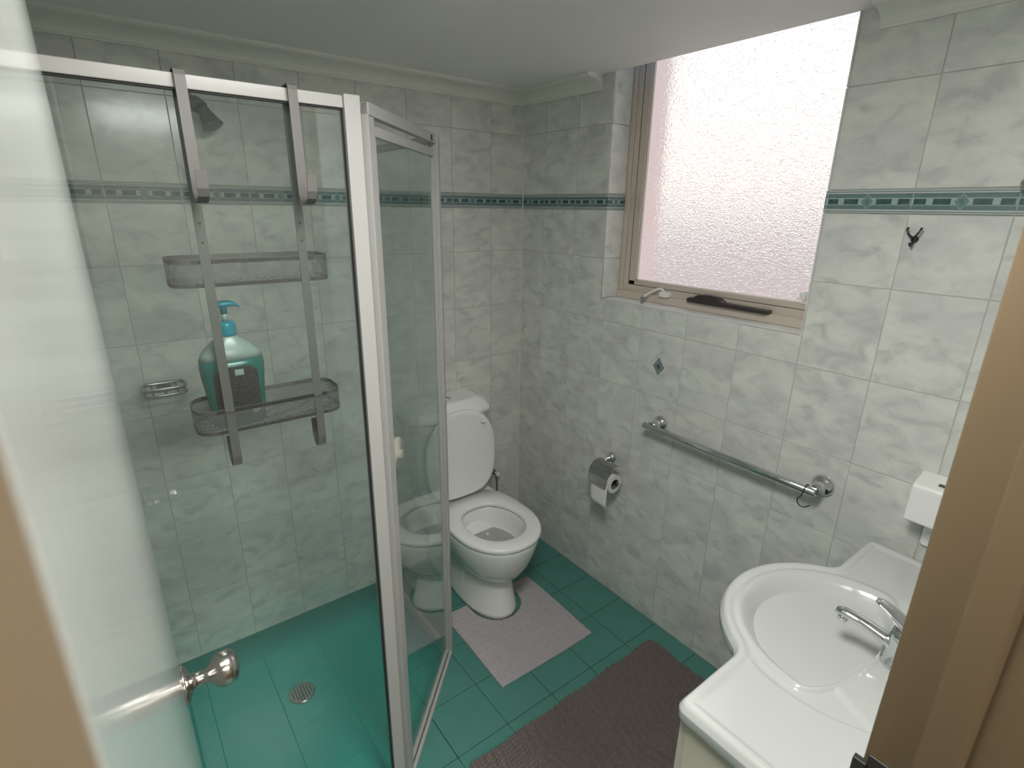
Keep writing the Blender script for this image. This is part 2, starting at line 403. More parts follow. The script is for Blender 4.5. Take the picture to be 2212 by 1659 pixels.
# decorative diamond inset
t_ = MBd().prism([(-.8545 - .026, 1.122), (-.8545, 1.122 - .034), (-.8545 + .026, 1.122), (-.8545, 1.122 + .034)], -.0008, .001, axis=0)
m, tr_, b_ = newmat('diamond_print')
tc_ = tr_.nodes.new('ShaderNodeTexCoord'); sp_ = tr_.nodes.new('ShaderNodeSeparateXYZ'); tr_.links.new(tc_.outputs['Object'], sp_.inputs[0])
d_ = math_(tr_, 'ADD', math_(tr_, 'MULTIPLY', math_(tr_, 'ABSOLUTE', sp_.outputs[1]), 1 / .026), math_(tr_, 'MULTIPLY', math_(tr_, 'ABSOLUTE', sp_.outputs[2]), 1 / .034))
vo_ = tr_.nodes.new('ShaderNodeTexNoise'); vo_.inputs['Scale'].default_value = 130; tr_.links.new(tc_.outputs['Object'], vo_.inputs['Vector'])
cc_ = ramp(tr_, d_, [(0, (.05, .09, .085)), (.34, (.20, .26, .25)), (.66, (.28, .33, .32)), (.88, (.10, .14, .135))], 'CONSTANT')
cc_ = mixc(tr_, math_(tr_, 'MULTIPLY', math_(tr_, 'GREATER_THAN', vo_.outputs['Fac'], .52), .5), cc_, (.07, .12, .115))
tr_.links.new(cc_, b_.inputs['Base Color']); b_.inputs['Roughness'].default_value = .2
o = t_.obj('diamond_inset', m); pset(o, (0, -.8545, 1.122)); o.parent = wr; o['label'] = 'small green diamond inset in the wall under the window'
# left wall
wl = B(XL - .12, XL - .0015, YF - .12, .12, -.1, 2.4).obj('wall_left', GROUT); struct(wl)
tile_wall(wl, (XL, 0, 0), PI / 2, YF, 0, -.12, zmin=-.05)
# front wall with doorway
DX0, DX1, DZ = -1.72, -.93, 2.10
mb = MBd(); mb.box(XL, DX0, YF - .10, YF - .0015, 0, 2.4).box(DX1, .0, YF - .10, YF - .0015, 0, 2.4).box(DX0, DX1, YF - .10, YF - .0015, DZ, 2.4)
wf = mb.obj('wall_front', GROUT); struct(wf)
tile_wall(wf, (0, YF, 0), PI, 0, -XL, .05, holes=[(-DX1, -DX0, -1, DZ)])
# floor
fl = MBd().box(-.80, .0, YF - .1, 0, -.12, -.0015).box(XL, -.80, YF - .1, -.985, -.12, -.0015).obj('floor', GROUT_D); struct(fl)
fx0, fy0 = -.39098, -.97392
def clip_shower(poly):
    # keep the side outside the shower: shower is x<-.79, y>-.965, x+... corner cut y-x>.216
    return poly
def tri_clip(poly, a, b, c):   # keep a*x+b*y<=c
    outp = []
    for i in range(len(poly)):
        p, q = poly[i - 1], poly[i]
        dp, dq = a * p[0] + b * p[1] - c, a * q[0] + b * q[1] - c
        if (dp <= 0) != (dq <= 0):
            s_ = dp / (dp - dq); outp.append((p[0] + (q[0] - p[0]) * s_, p[1] + (q[1] - p[1]) * s_))
        if dq <= 0: outp.append(q)
    return outp
def area(p): return abs(sum(p[i - 1][0] * p[i][1] - p[i][0] * p[i - 1][1] for i in range(len(p)))) / 2
ft_cache = {}
for i in range(-3, 9):
    for j in range(-6, 8):
        x0, x1 = fx0 - .2 * i + .0012, fx0 - .2 * i + .2 - .0012
        y0, y1 = fy0 + .2 * j + .0012, fy0 + .2 * j + .2 - .0012
        x0, x1, y0, y1 = max(x0, XL), min(x1, 0), max(y0, YF - .10), min(y1, 0)
        if x1 - x0 < .01 or y1 - y0 < .01: continue
        poly = [(x0, y0), (x1, y0), (x1, y1), (x0, y1)]
        # pieces outside the shower: right strip, front strip, corner
        parts = []
        A_ = tri_clip(poly, -1, 0, .815)                  # x >= -.815 (under the return panel)
        B1 = tri_clip(poly, 1, 0, -.815)                  # x <= -.815
        C_ = tri_clip(B1, -1, 1, .19) if len(B1) > 2 else []    # y - x <= .19
        D_ = tri_clip(B1, 0, 1, -.985) if len(B1) > 2 else []
        for q in (A_,):
            if len(q) > 2 and area(q) > 2e-5: parts.append(q)
        if len(D_) > 2 and area(D_) > 2e-5: parts.append(D_)
        if len(C_) > 2:
            C2 = tri_clip(C_, 0, -1, .985)
            if len(C2) > 2 and area(C2) > 2e-5: parts.append(C2)
        if not parts: continue
        cx, cy = (x0 + x1) / 2, (y0 + y1) / 2
        full = (len(A_) >= 4 and abs(area(A_) - area(poly)) < 1e-9) or (len(D_) >= 4 and abs(area(D_) - area(poly)) < 1e-9)
        key = (round(x1 - x0, 4), round(y1 - y0, 4))
        if full and key in ft_cache: me = ft_cache[key]
        else:
            mb = MBd()
            if full: mb.prism([(p[0] - cx, p[1] - cy) for p in poly], -.008, 0)
            else:
                for q in parts: mb.prism([(p[0] - cx, p[1] - cy) for p in q], -.008, 0)
            oo = mb.obj('floor_tile', FLOORT, bevel=.001 if full else 0, seg=1); me = oo.data; bpy.data.objects.remove(oo)
            if full: ft_cache[key] = me
        o = bpy.data.objects.new('floor_tile', me); COL.objects.link(o); o.parent = fl; o.location = (cx, cy, 0)
# shower floor: sloping sheet towards the waste
DR = (-1.312, -.389)
out_ = [(XL, 0), (-.80, 0), (-.80, -.585), (-1.185, -.97), (XL, -.985)]
pts = []
for i in range(5):
    a, b = out_[i], out_[(i + 1) % 5]
    for k in range(8): pts.append((a[0] + (b[0] - a[0]) * k / 8, a[1] + (b[1] - a[1]) * k / 8))
rings = []
for s_, z in ((0, -.045), (.15, -.043), (.5, -.034), (1.0, -.018)):
    rings.append([(DR[0] + (p[0] - DR[0]) * max(s_, .02), DR[1] + (p[1] - DR[1]) * max(s_, .02), z) for p in pts])
rings.append([(p[0], p[1], -.12) for p in pts])
sf = MBd().loft(rings, cap0=True, cap1=True).obj('floor_shower', SHFLOOR); struct(sf, 'teal shower floor falling to a round waste')
# ceiling
ce = B(XL - .12, 0.0, YF - .12, .12, CEIL, CEIL + .03).obj('ceiling', PLASTER); struct(ce)
hd = B(.0, .12, WY1 - .0, WY0, WZ1 - .004, WZ1 + .02).obj('trim_1', PLASTER); struct(hd)
# cornices (cove profile)
def cove():
    c = [(0, 2.116), (.006, 2.116), (.010, 2.122)]
    for k in range(9):
        a = k / 8 * PI / 2; c.append((.012 + .056 * (1 - math.cos(a)), 2.124 + .030 * math.sin(a) ** 1.0))
    c += [(.074, 2.156), (.080, 2.160), (.080, CEIL), (0, CEIL)]
    return c
def cornice(name, p0, p1, n):
    p0, p1, n = Vector(p0), Vector(p1), Vector(n)
    rings = [[Vector((q.x + n.x * a, q.y + n.y * a, z)) for a, z in cove()] for q in (p0, p1)]
    return struct(MBd().loft(rings, smooth=False).obj(name, CORN))
struct(B(-.004, 0, -.004, 0, 0, 2.116).obj('trim_10', pbr('corner_sealant', (.72, .73, .68), .4)))
cornice('trim_2', (XL, 0, 0), (0, 0, 0), (0, -1, 0))
cornice('trim_3', (0, 0, 0), (0, -.472, 0), (-1, 0, 0))
cornice('trim_4', (0, -1.405, 0), (0, YF, 0), (-1, 0, 0))
cornice('trim_5', (XL, 0, 0), (XL, YF, 0), (1, 0, 0))
cornice('trim_6', (XL, YF, 0), (0, YF, 0), (0, 1, 0))

# ------------------------------------------------------------------ window
W = struct(empty('window_1', (0.1, -.94, WZ0)), 'beige aluminium awning window with obscure glass')
def WP(mb, name, mat, **k): return P(W, mb, name, mat, **k)
za, zb = WZ0, WZ1
yl, yr = WY0, WY1
fr = MBd()
fr.prism([(.098, za), (.098, za + .026), (.102, za + .030), (.114, za + .030), (.114, za + .052), (.118, za + .056), (.15, za + .056), (.15, za)], yr, yl, axis=1)
fr2 = MBd()
for a, b in ((.068, .14),): pass
f_ = MBd()
# jambs: stepped extrusions left and right
for s_, y0, wa, wb_ in ((1, yl, .020, .044), (-1, yr, .010, .018)):
    f_.box(.106, .15, *sorted((y0, y0 - s_ * wa)), za + .03, zb)
    f_.box(.112, .15, *sorted((y0 - s_ * wa, y0 - s_ * wb_)), za + .05, zb)
f_.box(.106, .15, yr, yl, zb - .03, zb)
WP(fr, 'sill_frame', BRONZE, bevel=.0015, seg=2)
WP(f_, 'jamb_frame', BRONZE, bevel=.0015, seg=2)
sash = MBd()
sy0, sy1, sz0, sz1 = yl - .048, yr + .020, za + .058, zb - .03
for a, b, c, d in ((sy0 - .030, sy0, sz0, sz1), (sy1, sy1 + .018, sz0, sz1), (sy1, sy0, sz0, sz0 + .016), (sy1, sy0, sz1 - .016, sz1)):
    sash.box(.114, .144, a, b, c, d)
WP(sash, 'sash_frame', BRONZE, bevel=.0015, seg=2)
seal = MBd(); seal.box(.126, .130, sy0, sy0 + .004, sz0, sz1).box(.126, .130, sy1 - .004, sy1, sz0, sz1)
WP(seal, 'rubber_seal', BLACK)
bead = MBd(); g0, g1, h0, h1 = sy0 - .030, sy1 + .018, sz0 + .016, sz1 - .016
for a, b, c, d in ((g0 - .007, g0, h0, h1), (g1, g1 + .007, h0, h1), (g1, g0, h0, h0 + .006), (g1, g0, h1 - .006, h1)):
    bead.box(.120, .130, a, b, c, d)
WP(bead, 'glazing_bead', BEAD, bevel=.001, seg=1)
WP(B(.131, .136, g1 + .002, g0 - .002, h0 + .002, h1 - .002), 'pane', PANE)
# winder, latch, catch
wn = WP(MBd().prism([(-.892, 1.3680), (-1.190, 1.3680), (-1.200, 1.374), (-1.200, 1.381), (-.897, 1.386), (-.887, 1.378)], .076, .108, axis=0), 'winder_body', WINDER, bevel=.003, seg=3)
dome = [[(.091 + .5 * r * .030 * math.cos(2 * PI * k / 28) * 1.0, -.975 + r * .066 * math.sin(2 * PI * k / 28), z) for k in range(28)] for r, z in ((1, 1.381), (1.0, 1.386), (.9, 1.393), (.7, 1.399), (.4, 1.4025), (.05, 1.404))]
kn = P(wn, MBd().loft(dome), 'winder_knob', WINDER)
lt = WP(B(.078, .114, -.800, -.760, 1.3685, 1.389), 'latch_base', PLAST, bevel=.005, seg=3)
P(lt, MBd().tube([(.094, -.777, 1.387), (.092, -.765, 1.397), (.086, -.752, 1.398), (.072, -.732, 1.386), (.058, -.712, 1.369), (.055, -.706, 1.363)], [.004, .004, .004, .0038, .0036, .0036], 10), 'latch_arm', PLAST)
P(lt, MBd().prism([(.044, 1.364), (.064, 1.362), (.060, 1.352), (.054, 1.3395), (.048, 1.3395), (.046, 1.352)], -.712, -.701, axis=1), 'latch_tip', CHROME_D, bevel=.001)
WP(MBd().box(.117, .131, -1.292, -1.266, 1.424, 1.430).box(.117, .131, -1.290, -1.272, 1.432, 1.447).box(.119, .131, -1.292, -1.282, 1.418, 1.452), 'stay_catch', PLAST, bevel=.0015)
# outside: brick reveal and the neighbouring wall, ground
mb = MBd(); mb.box(.152, .26, WY0 - .060, 1.2, .2, 2.9).box(.152, .25, -3.2, WY1 + .02, .2, 2.9).box(.152, .25, WY1 + .02, WY0 - .060, .2, WZ0 + .03)
struct(mb.obj('wall_outside', BRICK))
struct(B(2.6, 2.75, -3.5, 3.5, -1.0, 1.72).obj('wall_neighbour', BRICK))
struct(B(.25, 8, -6, 6, -1.05, -1.0).obj('ground_outside', GROUND))

# ------------------------------------------------------------------ hall behind the doorway
hb = MBd(); hb.box(-3.2, .8, -4.72, -4.6, 0, 2.4).box(-3.32, -3.2, -4.6, YF - .10, 0, 2.4).box(.8, .92, -4.6, YF - .10, 0, 2.4)
hb.box(-3.2, XL, YF - .10, YF - .05, 0, 2.4).box(0, .8, YF - .10, YF - .05, 0, 2.4)
struct(hb.obj('wall_hall', HALLW))
struct(B(-3.2, .8, -4.6, YF - .1, -.06, -.002).obj('floor_hall', pbr('hall_timber_floor', (.10, .07, .045), .4, var=.15)))
struct(B(-3.32, .92, -4.72, YF - .12, 2.40, 2.45).obj('ceiling_hall', HALLC))
t = thing('hall_fill_light', (-1.25, -3.55, 2.34), 'unseen fill light added in the hall behind the doorway', 'added fill light')  # added out of view: glowing panel that brightens the room through the doorway
P(t, B(-1.62, -.88, -3.85, -3.25, 2.352, 2.399), 'fill_light_frame', WHITE, bevel=.003)
P(t, B(-1.60, -.90, -3.83, -3.27, 2.344, 2.351), 'fill_light_panel', emit('hall_fill_glow', (1.0, .96, .89), HALL_FILL_W))

t = thing('bath_fill_light', (-1.30, -1.73, CEIL), 'unseen fill light added on the bathroom ceiling just inside the doorway', 'added fill light')  # extra unseen panel overhead, put in to lift the room's brightness
P(t, B(-1.52, -1.08, -1.90, -1.54, CEIL - .022, CEIL), 'fill_light_frame', WHITE, bevel=.003)
P(t, B(-1.505, -1.095, -1.885, -1.555, CEIL - .026, CEIL - .0215), 'fill_light_panel', emit('bath_fill_glow', (1.0, .98, .94), BATH_FILL_W))
# door lining (jambs) with stops
jr = MBd()
prof = [(-.930, -1.947), (-.958, -1.947), (-.960, -1.949), (-.960, -1.994), (-.971, -1.995), (-.971, -2.028), (-.968, -2.032), (-.959, -2.034), (-.959, -2.075), (-.955, -2.085), (-.88, -2.095), (-.88, -2.052), (-.930, -2.052)]
jr.prism(prof, 0, 2.09, axis=2)
j = jr.obj('trim_7', TIMBER, bevel=.002, seg=2); struct(j, 'brown door lining with stop bead at the right edge of the picture')
P(j, MBd().box(-.9625, -.9590, -1.992, -1.952, .945, 1.035).box(-.9680, -.9590, -1.953, -1.938, .955, 1.022), 'strike_plate', DARKM, bevel=.001)
jl = MBd()
jl.prism([(-1.715, -1.947), (-1.686, -1.947), (-1.684, -1.994), (-1.644, -1.996), (-1.642, -2.000), (-1.642, -2.04), (-1.684, -2.042), (-1.684, -2.09), (-1.76, -2.095), (-1.76, -2.052), (-1.715, -2.052)], 0, 2.09, axis=2)
struct(jl.obj('trim_8', TIMBER, bevel=.002, seg=2), 'brown door lining at the lower left corner of the picture')
struct(B(-1.715, -.93, YF - .102, YF + .003, 2.062, 2.098).obj('trim_9', TIMBER, bevel=.002))
# door leaf, open
DFX = -1.6432
d = struct(B(DFX - .038, DFX, -1.990, -1.222, .012, 2.05).obj('door_1', DOORP, bevel=.0015, seg=2), 'glossy white door standing open along the left of the picture')
KZ, KY = .998, -1.280
d.data.transform(Matrix.Translation((-DFX, 1.99, 0))); d.location = (DFX, -1.99, 0)
kp = [(.031, .0), (.032, .001), (.031, .003), (.022, .007), (.0125, .012), (.0105, .020), (.0105, .034), (.014, .036), (.0145, .038), (.023, .044), (.0265, .052), (.0265, .062), (.0235, .070), (.015, .0745), (.0, .0755)]
P(d, MBd().lathe(kp, (DFX, KY, KZ), (1, 0, 0), 40, True, False), 'door_knob', SATIN)
P(d, MBd().lathe(kp, (DFX - .038, KY, KZ), (-1, 0, 0), 32, True, False), 'door_knob', CHROME)
for hz in (.25, 1.05, 1.82): P(d, MBd().lathe([(.006, -.045), (.006, .045)], (DFX - .04, -1.9935, hz), (0, 0, 1), 12), 'hinge', CHROME_D)

# ------------------------------------------------------------------ shower screen
S = thing('shower_screen', (-.79, -.574, 0), 'white framed corner shower screen with clear glass and pivot door', 'shower screen')
ZTOP = 1.886
a0 = Vector((-.787, -.572, 0)); dd = Vector((-1, -1, 0)).normalized(); nn = Vector((1, -1, 0)).normalized()
def bar(p, q, w0, w1, z0, z1):     # bar between p and q with lateral range w0..w1 along the normal (pointing out of the shower)
    p, q = Vector(p), Vector(q); e = (q - p).normalized(); n = Vector((-e.y, e.x, 0))
    poly = [p + n * w0, q + n * w0, q + n * w1, p + n * w1]
    return MBd().prism([(v.x, v.y) for v in poly], z0, z1)
def dg(t0, t1, w0, w1, z0, z1):    # along the diagonal
    p, q = a0 + dd * t0, a0 + dd * t1; poly = [p + nn * w0, q + nn * w0, q + nn * w1, p + nn * w1]
    return MBd().prism([(v.x, v.y) for v in poly], z0, z1)
YP = -.970; XP = -.790; TL = .548
SP = lambda mb, n, m=WHITE, **k: P(S, mb, n, m, bevel=k.pop('bevel', .0015), seg=1, **k)
# front fixed panel
SP(B(XL + .002, XL + .030, YP - .010, YP + .014, -.012, ZTOP), 'wall_channel')
SP(B(-1.2085, -1.176, YP - .013, YP + .018, -.014, ZTOP + .003), 'post')
SP(B(XL + .03, -1.2085, YP - .008, YP + .012, ZTOP - .022, ZTOP), 'top_rail')
SP(B(XL + .03, -1.2085, YP - .012, YP + .014, -.016, .022), 'bottom_rail')
P(S, B(XL + .026, -1.206, YP - .001, YP + .004, .020, ZTOP - .018), 'glass_pane', GLASS)
P(S, MBd().box(-1.2100, -1.2085, YP - .004, YP + .007, .022, ZTOP - .022).box(XL + .03, -1.2085, YP - .004, YP + .007, ZTOP - .0245, ZTOP - .022), 'glazing_gasket', BLACK)
# return panel
SP(B(XP - .012, XP + .010, -.030, -.0005, -.014, ZTOP), 'wall_channel')
SP(B(XP - .010, XP + .008, -.565, -.030, ZTOP - .022, ZTOP), 'top_rail')
SP(B(XP - .008, XP + .008, -.565, -.030, -.016, .014), 'bottom_rail')
P(S, B(XP - .0025, XP + .0025, -.568, -.026, .012, ZTOP - .018), 'glass_pane', GLASS)
# small corner post
SP(dg(-.006, .016, -.008, .016, -.014, ZTOP + .002), 'post')
SP(dg(.016, .024, -.004, .010, 0, ZTOP - .022), 'post')
# diagonal frame
SP(dg(.014, TL - .03, -.006, .012, ZTOP - .024, ZTOP + .001), 'top_rail')
P(S, dg(.060, .074, .0115, .0135, ZTOP - .020, ZTOP - .006), 'maker_badge', DARKM)
SP(dg(TL - .062, TL - .03, -.006, .010, -.014, ZTOP + .001), 'post')
SP(dg(.012, TL - .06, -.010, .003, -.016, .014), 'sill_track')
SP(dg(.012, TL - .06, .006, .018, -.016, .010), 'sill_track')
SP(dg(.012, TL - .06, .002, .007, -.016, .002), 'sill_channel', BLACK, bevel=0)
# pivot door
D0, D1 = .030, TL - .063
dz0, dz1 = .022, ZTOP - .038
dp = SP(dg(D0, D1, -.004, .008, dz1 - .022, dz1), 'door_rail')
SP(dg(D0, D1, -.004, .008, dz0, dz0 + .016), 'door_rail')
SP(dg(D0, D0 + .009, -.004, .008, dz0 + .016, dz1 - .022), 'door_stile')
SP(dg(D1 - .009, D1, -.004, .008, dz0 + .016, dz1 - .022), 'door_stile')
P(S, dg(D0 + .006, D1 - .007, -.0005, .0035, dz0 + .012, dz1 - .019), 'door_glass', GLASS)
P(S, dg(.050, .066, .0, .006, dz1, dz1 + .010), 'pivot', CHROME_D)
kc = a0 + dd * (D1 - .084) + nn * .004; kc.z = 1.056
P(S, MBd().lathe([(.012, .0), (.012, .008), (.044, .012), (.0455, .017), (.043, .024), (.030, .029), (.006, .030)], kc - nn * .0048, -nn, 36), 'door_handle', CREAMK)
# floor waste
t = thing('floor_waste', (DR[0], DR[1], -.045), 'round grey metal floor waste in the teal shower floor', 'drain')
P(t, MBd().lathe([(.046, -.006), (.046, .004), (.040, .0055)], (DR[0], DR[1], -.043), (0, 0, 1), 32), 'waste_rim', CHROME_D)
gr = MBd()
for k in range(-3, 4):
    h = math.sqrt(max(0, .036 ** 2 - (k * .0105) ** 2)); gr.box(DR[0] + k * .0105 - .0022, DR[0] + k * .0105 + .0022, DR[1] - h, DR[1] + h, -.0375, -.0362)
P(t, gr, 'grate', DARKM)

# ------------------------------------------------------------------ shower caddy over the front rail
CX0, CX1 = -1.476, -1.303
t = thing('shower_caddy', (-1.39, YP, ZTOP), 'grey two-basket metal caddy hooked over the shower glass', 'shower caddy')
yi, yo = YP + .022, YP - .018
for x in (CX0, CX1):
    P(t, MBd().strap([(x, yi, 1.245), (x, yi, ZTOP - .004), (x, yi - .006, ZTOP + .004), (x, yi - .012, ZTOP + .0055), (x, yo + .008, ZTOP + .0055), (x, yo + .002, ZTOP + .003), (x, yo, ZTOP - .004), (x, yo - .002, 1.708), (x, yo - .008, 1.696), (x, yo - .020, 1.690), (x, yo - .038, 1.692), (x, yo - .050, 1.700), (x, yo - .056, 1.712), (x, yo - .058, 1.740)], .0165, .0022, (1, 0, 0)), 'strap', CADDY)
    P(t, MBd().strap([(x, yi, 1.300), (x, yi, 1.200), (x, yi + .006, 1.180), (x, yi + .020, 1.174), (x, yi + .034, 1.180), (x, yi + .040, 1.196), (x, yi + .041, 1.232)], .0165, .0022, (1, 0, 0)), 'bottom_hook', CADDY)
    for z in (1.655, 1.622): P(t, MBd().lathe([(.0025, -.0005), (.0025, .001)], (x, yi - .001, z), (0, -1, 0), 10), 'rivet_hole', BLACK)
def rrect(x0, x1, y0, y1, r, n=7):
    pts = []
    for cx, cy, a in ((x1 - r, y1 - r, 0), (x0 + r, y1 - r, 90), (x0 + r, y0 + r, 180), (x1 - r, y0 + r, 270)):
        for k in range(n + 1):
            b = math.radians(a + 90 * k / n); pts.append((cx + r * math.cos(b), cy + r * math.sin(b)))
    return pts
for zt, zb_ in ((1.592, 1.543), (1.302, 1.253)):
    o = rrect(-1.535, -1.247, yi + .002, yi + .112, .035)
    i_ = rrect(-1.528, -1.254, yi + .006, yi + .106, .033)
    bk = P(t, MBd().loft([[(x, y, z) for x, y in pp] for pp, z in ((o, zt), (o, zb_))], False, False), 'basket_mesh', MESHM)
    P(t, MBd().loft([[(x, y, z) for x, y in pp] for pp, z in ((o, zt + .001), (o, zt - .008), (rrect(-1.5335, -1.2485, yi + .0035, yi + .1105, .034), zt - .008), (rrect(-1.5335, -1.2485, yi + .0035, yi + .1105, .034), zt + .001), (o, zt + .001))], False, False, smooth=False), 'basket_rim', CADDY)
    P(t, MBd().loft([[(x, y, z) for x, y in pp] for pp, z in ((o, zb_ + .006), (o, zb_ - .001), (rrect(-1.5335, -1.2485, yi + .0035, yi + .1105, .034), zb_ - .001), (rrect(-1.5335, -1.2485, yi + .0035, yi + .1105, .034), zb_ + .006), (o, zb_ + .006))], False, False, smooth=False), 'basket_rim', CADDY)
    m_ = MBd(); m_.loft([[(x, y, z) for x, y in o] for z in (zb_ - .0005, zb_ + .0007)], True, True, smooth=False); P(t, m_, 'basket_floor', MESHM)
    P(t, MBd().box(-1.397, -1.385, yi + .110, yi + .113, zb_, zt), 'back_strut', CADDY)

# ------------------------------------------------------------------ hand wash bottle
BX, BY, BZ = -1.452, yi + .050, 1.2545
t = thing('pump_bottle', (BX, BY, BZ), 'teal hand wash pump bottle standing in the lower caddy basket', 'bottle')
def bsec(hw, hd, z, n=36, e=2.6):
    r = []
    for k in range(n):
        a = 2 * PI * k / n; c, s_ = math.cos(a), math.sin(a)
        r.append((BX + hw * abs(c) ** (2 / e) * (1 if c > 0 else -1), BY + hd * abs(s_) ** (2 / e) * (1 if s_ > 0 else -1), BZ + z))
    return r
LZ = .140
lev = [(.045, .024, 0), (.050, .028, .004), (.051, .029, .02), (.0545, .031, .065), (.0585, .033, .105), (.0595, .033, .124), (.058, .032, LZ)]
P(t, MBd().loft([bsec(*q) for q in lev]), 'liquid_body', LIQ)
P(t, MBd().loft([bsec(*q) for q in ((.058, .032, LZ), (.053, .030, .152), (.043, .026, .164), (.029, .021, .176), (.018, .0175, .183), (.015, .015, .187))]), 'shoulder', CLEARP)
P(t, MBd().lathe([(.017, 0), (.018, .002), (.0175, .022), (.016, .026), (.012, .0275)], (BX, BY, BZ + .186), (0, 0, 1), 28), 'collar', SOAPCASE)
P(t, MBd().lathe([(.0055, 0), (.0055, .018)], (BX, BY, BZ + .213), (0, 0, 1), 16), 'pump_stem', CLEARP)
pm = P(t, MBd().lathe([(.0065, 0), (.0065, .012), (.010, .014)], (BX, BY, BZ + .229), (0, 0, 1), 20), 'pump_head', SOAPCASE)
hd_ = MBd().loft([[(BX + x, BY + w_ * math.cos(2 * PI * k / 14), BZ + z + h_ * math.sin(2 * PI * k / 14)) for k in range(14)] for x, w_, h_, z in ((-.020, .004, .003, .247), (-.016, .008, .005, .247), (0, .011, .0065, .248), (.014, .010, .006, .248), (.022, .006, .004, .246), (.029, .0035, .003, .241))])
P(pm, hd_, 'nozzle', SOAPCASE)
# label patch on the camera side
def lab(z, f):  # front surface point
    for k in range(len(lev) - 1):
        if lev[k][2] <= z <= lev[k + 1][2]:
            u = (z - lev[k][2]) / (lev[k + 1][2] - lev[k][2]); hw = lev[k][0] * (1 - u) + lev[k + 1][0] * u; hd = lev[k][1] * (1 - u) + lev[k + 1][1] * u
            return hw, hd
    return lev[-1][0], lev[-1][1]
v = []; f = []
NX, NZ = 16, 20
for a in range(NZ + 1):
    z = .024 + (.128 - .024) * a / NZ; hw, hd = lab(z, 0)
    lim = .041 if z < .110 else .041 - .018 * ((z - .110) / .018) ** 2
    for b in range(NX + 1):
        x = -lim + 2 * lim * b / NX; yy = hd * (1 - abs(x / hw) ** 2.6) ** (1 / 2.6)
        v.append((BX + x, BY - yy - .0006, BZ + z))
for a in range(NZ):
    for b in range(NX): k = a * (NX + 1) + b; f.append((k, k + 1, k + NX + 2, k + NX + 1))
lb = P(t, MBd().add(v, f, True), 'label', LABEL); lb['label'] = 'black back label with fine pale print'
P(lb, MBd().lathe([(.0085, 0), (.0085, .0008)], (BX + .027, BY - .0325, BZ + .034), (.25, -1, 0), 24), 'round_emblem', PAPER)
P(lb, B(BX - .002, BX + .014, BY - .0345, BY - .0335, BZ + .110, BZ + .122), 'clear_window', CLEARP)

# ------------------------------------------------------------------ shower rose, soap rack
t = thing('shower_rose', (-1.325, -.001, 1.985), 'dark chrome shower rose high on the wall behind the glass', 'shower head')
P(t, MBd().lathe([(.028, 0), (.026, .005), (.014, .012)], (-1.325, 0, 1.985), (0, -1, 0), 28), 'wall_flange', CHROME_D)
P(t, MBd().tube([(-1.325, -.005, 1.985), (-1.322, -.035, 1.985), (-1.315, -.065, 1.978), (-1.303, -.085, 1.962)], [.013, .014, .020, .021], 16), 'arm', ROSEM)
P(t, MBd().lathe([(.014, -.006), (.017, .0), (.019, .012), (.030, .048), (.032, .053), (.029, .055), (.012, .054)], (-1.300, -.088, 1.957), (.42, -.35, -1), 32), 'rose', ROSEM)
t = thing('soap_rack', (-1.53, -.001, 1.095), 'small chrome wire soap rack on the shower wall', 'soap rack')
for z, n_ in ((1.115, 'top_ring'), (1.093, 'lower_ring')):
    P(t, MBd().tube([(x, y, z) for x, y in rrect(-1.590, -1.470, -.082, -.008, .016, 4)], .0045, 8, closed=True), n_, CHROME_D)
for k in range(3):
    x = -1.565 + k * .035; P(t, MBd().tube([(x, -.080, 1.115), (x, -.078, 1.090), (x, -.012, 1.090), (x, -.010, 1.115)], .0018, 6), 'wire', CHROME_D)
P(t, B(-1.55, -1.51, -.010, 0, 1.085, 1.12), 'wall_plate', CHROME_D, bevel=.002)

# ------------------------------------------------------------------ toilet
TX = -.485
t = thing('toilet', (TX, -.36, 0), 'white close-coupled toilet with its lid up in the far corner', 'toilet')
def egg(hw, yf, yb, z, n=48, e=2.15, cx=TX, qb=3.2):
    # yf front (most negative), yb back
    r = []; cy = yb + (yf - yb) * .52
    for k in range(n):
        a = 2 * PI * k / n; c, s_ = math.cos(a), math.sin(a)
        if s_ < 0: x = hw * abs(c) ** (2 / e) * (1 if c > 0 else -1); y = cy - (cy - yf) * abs(s_) ** (2 / e)
        else: q = qb; x = hw * abs(c) ** (2 / q) * (1 if c > 0 else -1); y = cy + (yb - cy) * abs(s_) ** (2 / q)
        r.append((cx + x, y, z))
    return r
pan = MBd()
pan.loft([egg(.112, -.575, -.17, 0), egg(.110, -.570, -.17, .02), egg(.100, -.555, -.17, .08), egg(.094, -.548, -.17, .14), egg(.096, -.552, -.17, .20), egg(.11, -.56, -.17, .25)])
pan.loft([egg(.060, -.51, -.22, .150), egg(.092, -.555, -.20, .175), egg(.128, -.600, -.18, .215), egg(.155, -.633, -.17, .27), egg(.172, -.655, -.165, .33), egg(.180, -.667, -.16, .375), egg(.181, -.668, -.16, .392), egg(.178, -.664, -.162, .399),
          egg(.128, -.610, -.29, .399, qb=2.3), egg(.124, -.606, -.298, .385, qb=2.3), egg(.120, -.602, -.302, .34, qb=2.3), egg(.114, -.597, -.306, .305, qb=2.3), egg(.104, -.585, -.315, .29, qb=2.3), egg(.07, -.53, -.36, .25), egg(.03, -.47, -.40, .24)], True, True)
rear = [rrect(TX - a, TX + a, -.36 - b, -.03, .03) for a, b in ((.105, .03), (.10, .02), (.10, .02), (.12, .0), (.165, -.06), (.175, -.09), (.175, -.10))]
pan.loft([[(x, y, z) for x, y in r_] for r_, z in zip(rear, (0, .02, .20, .28, .34, .39, .400))])
P(t, pan, 'pan', CERAM)
P(t, MBd().loft([egg(.112, -.595, -.308, .298, qb=2.3), egg(.112, -.595, -.308, .300, qb=2.3)], True, True), 'water', WATER)
seat = MBd(); rs = []
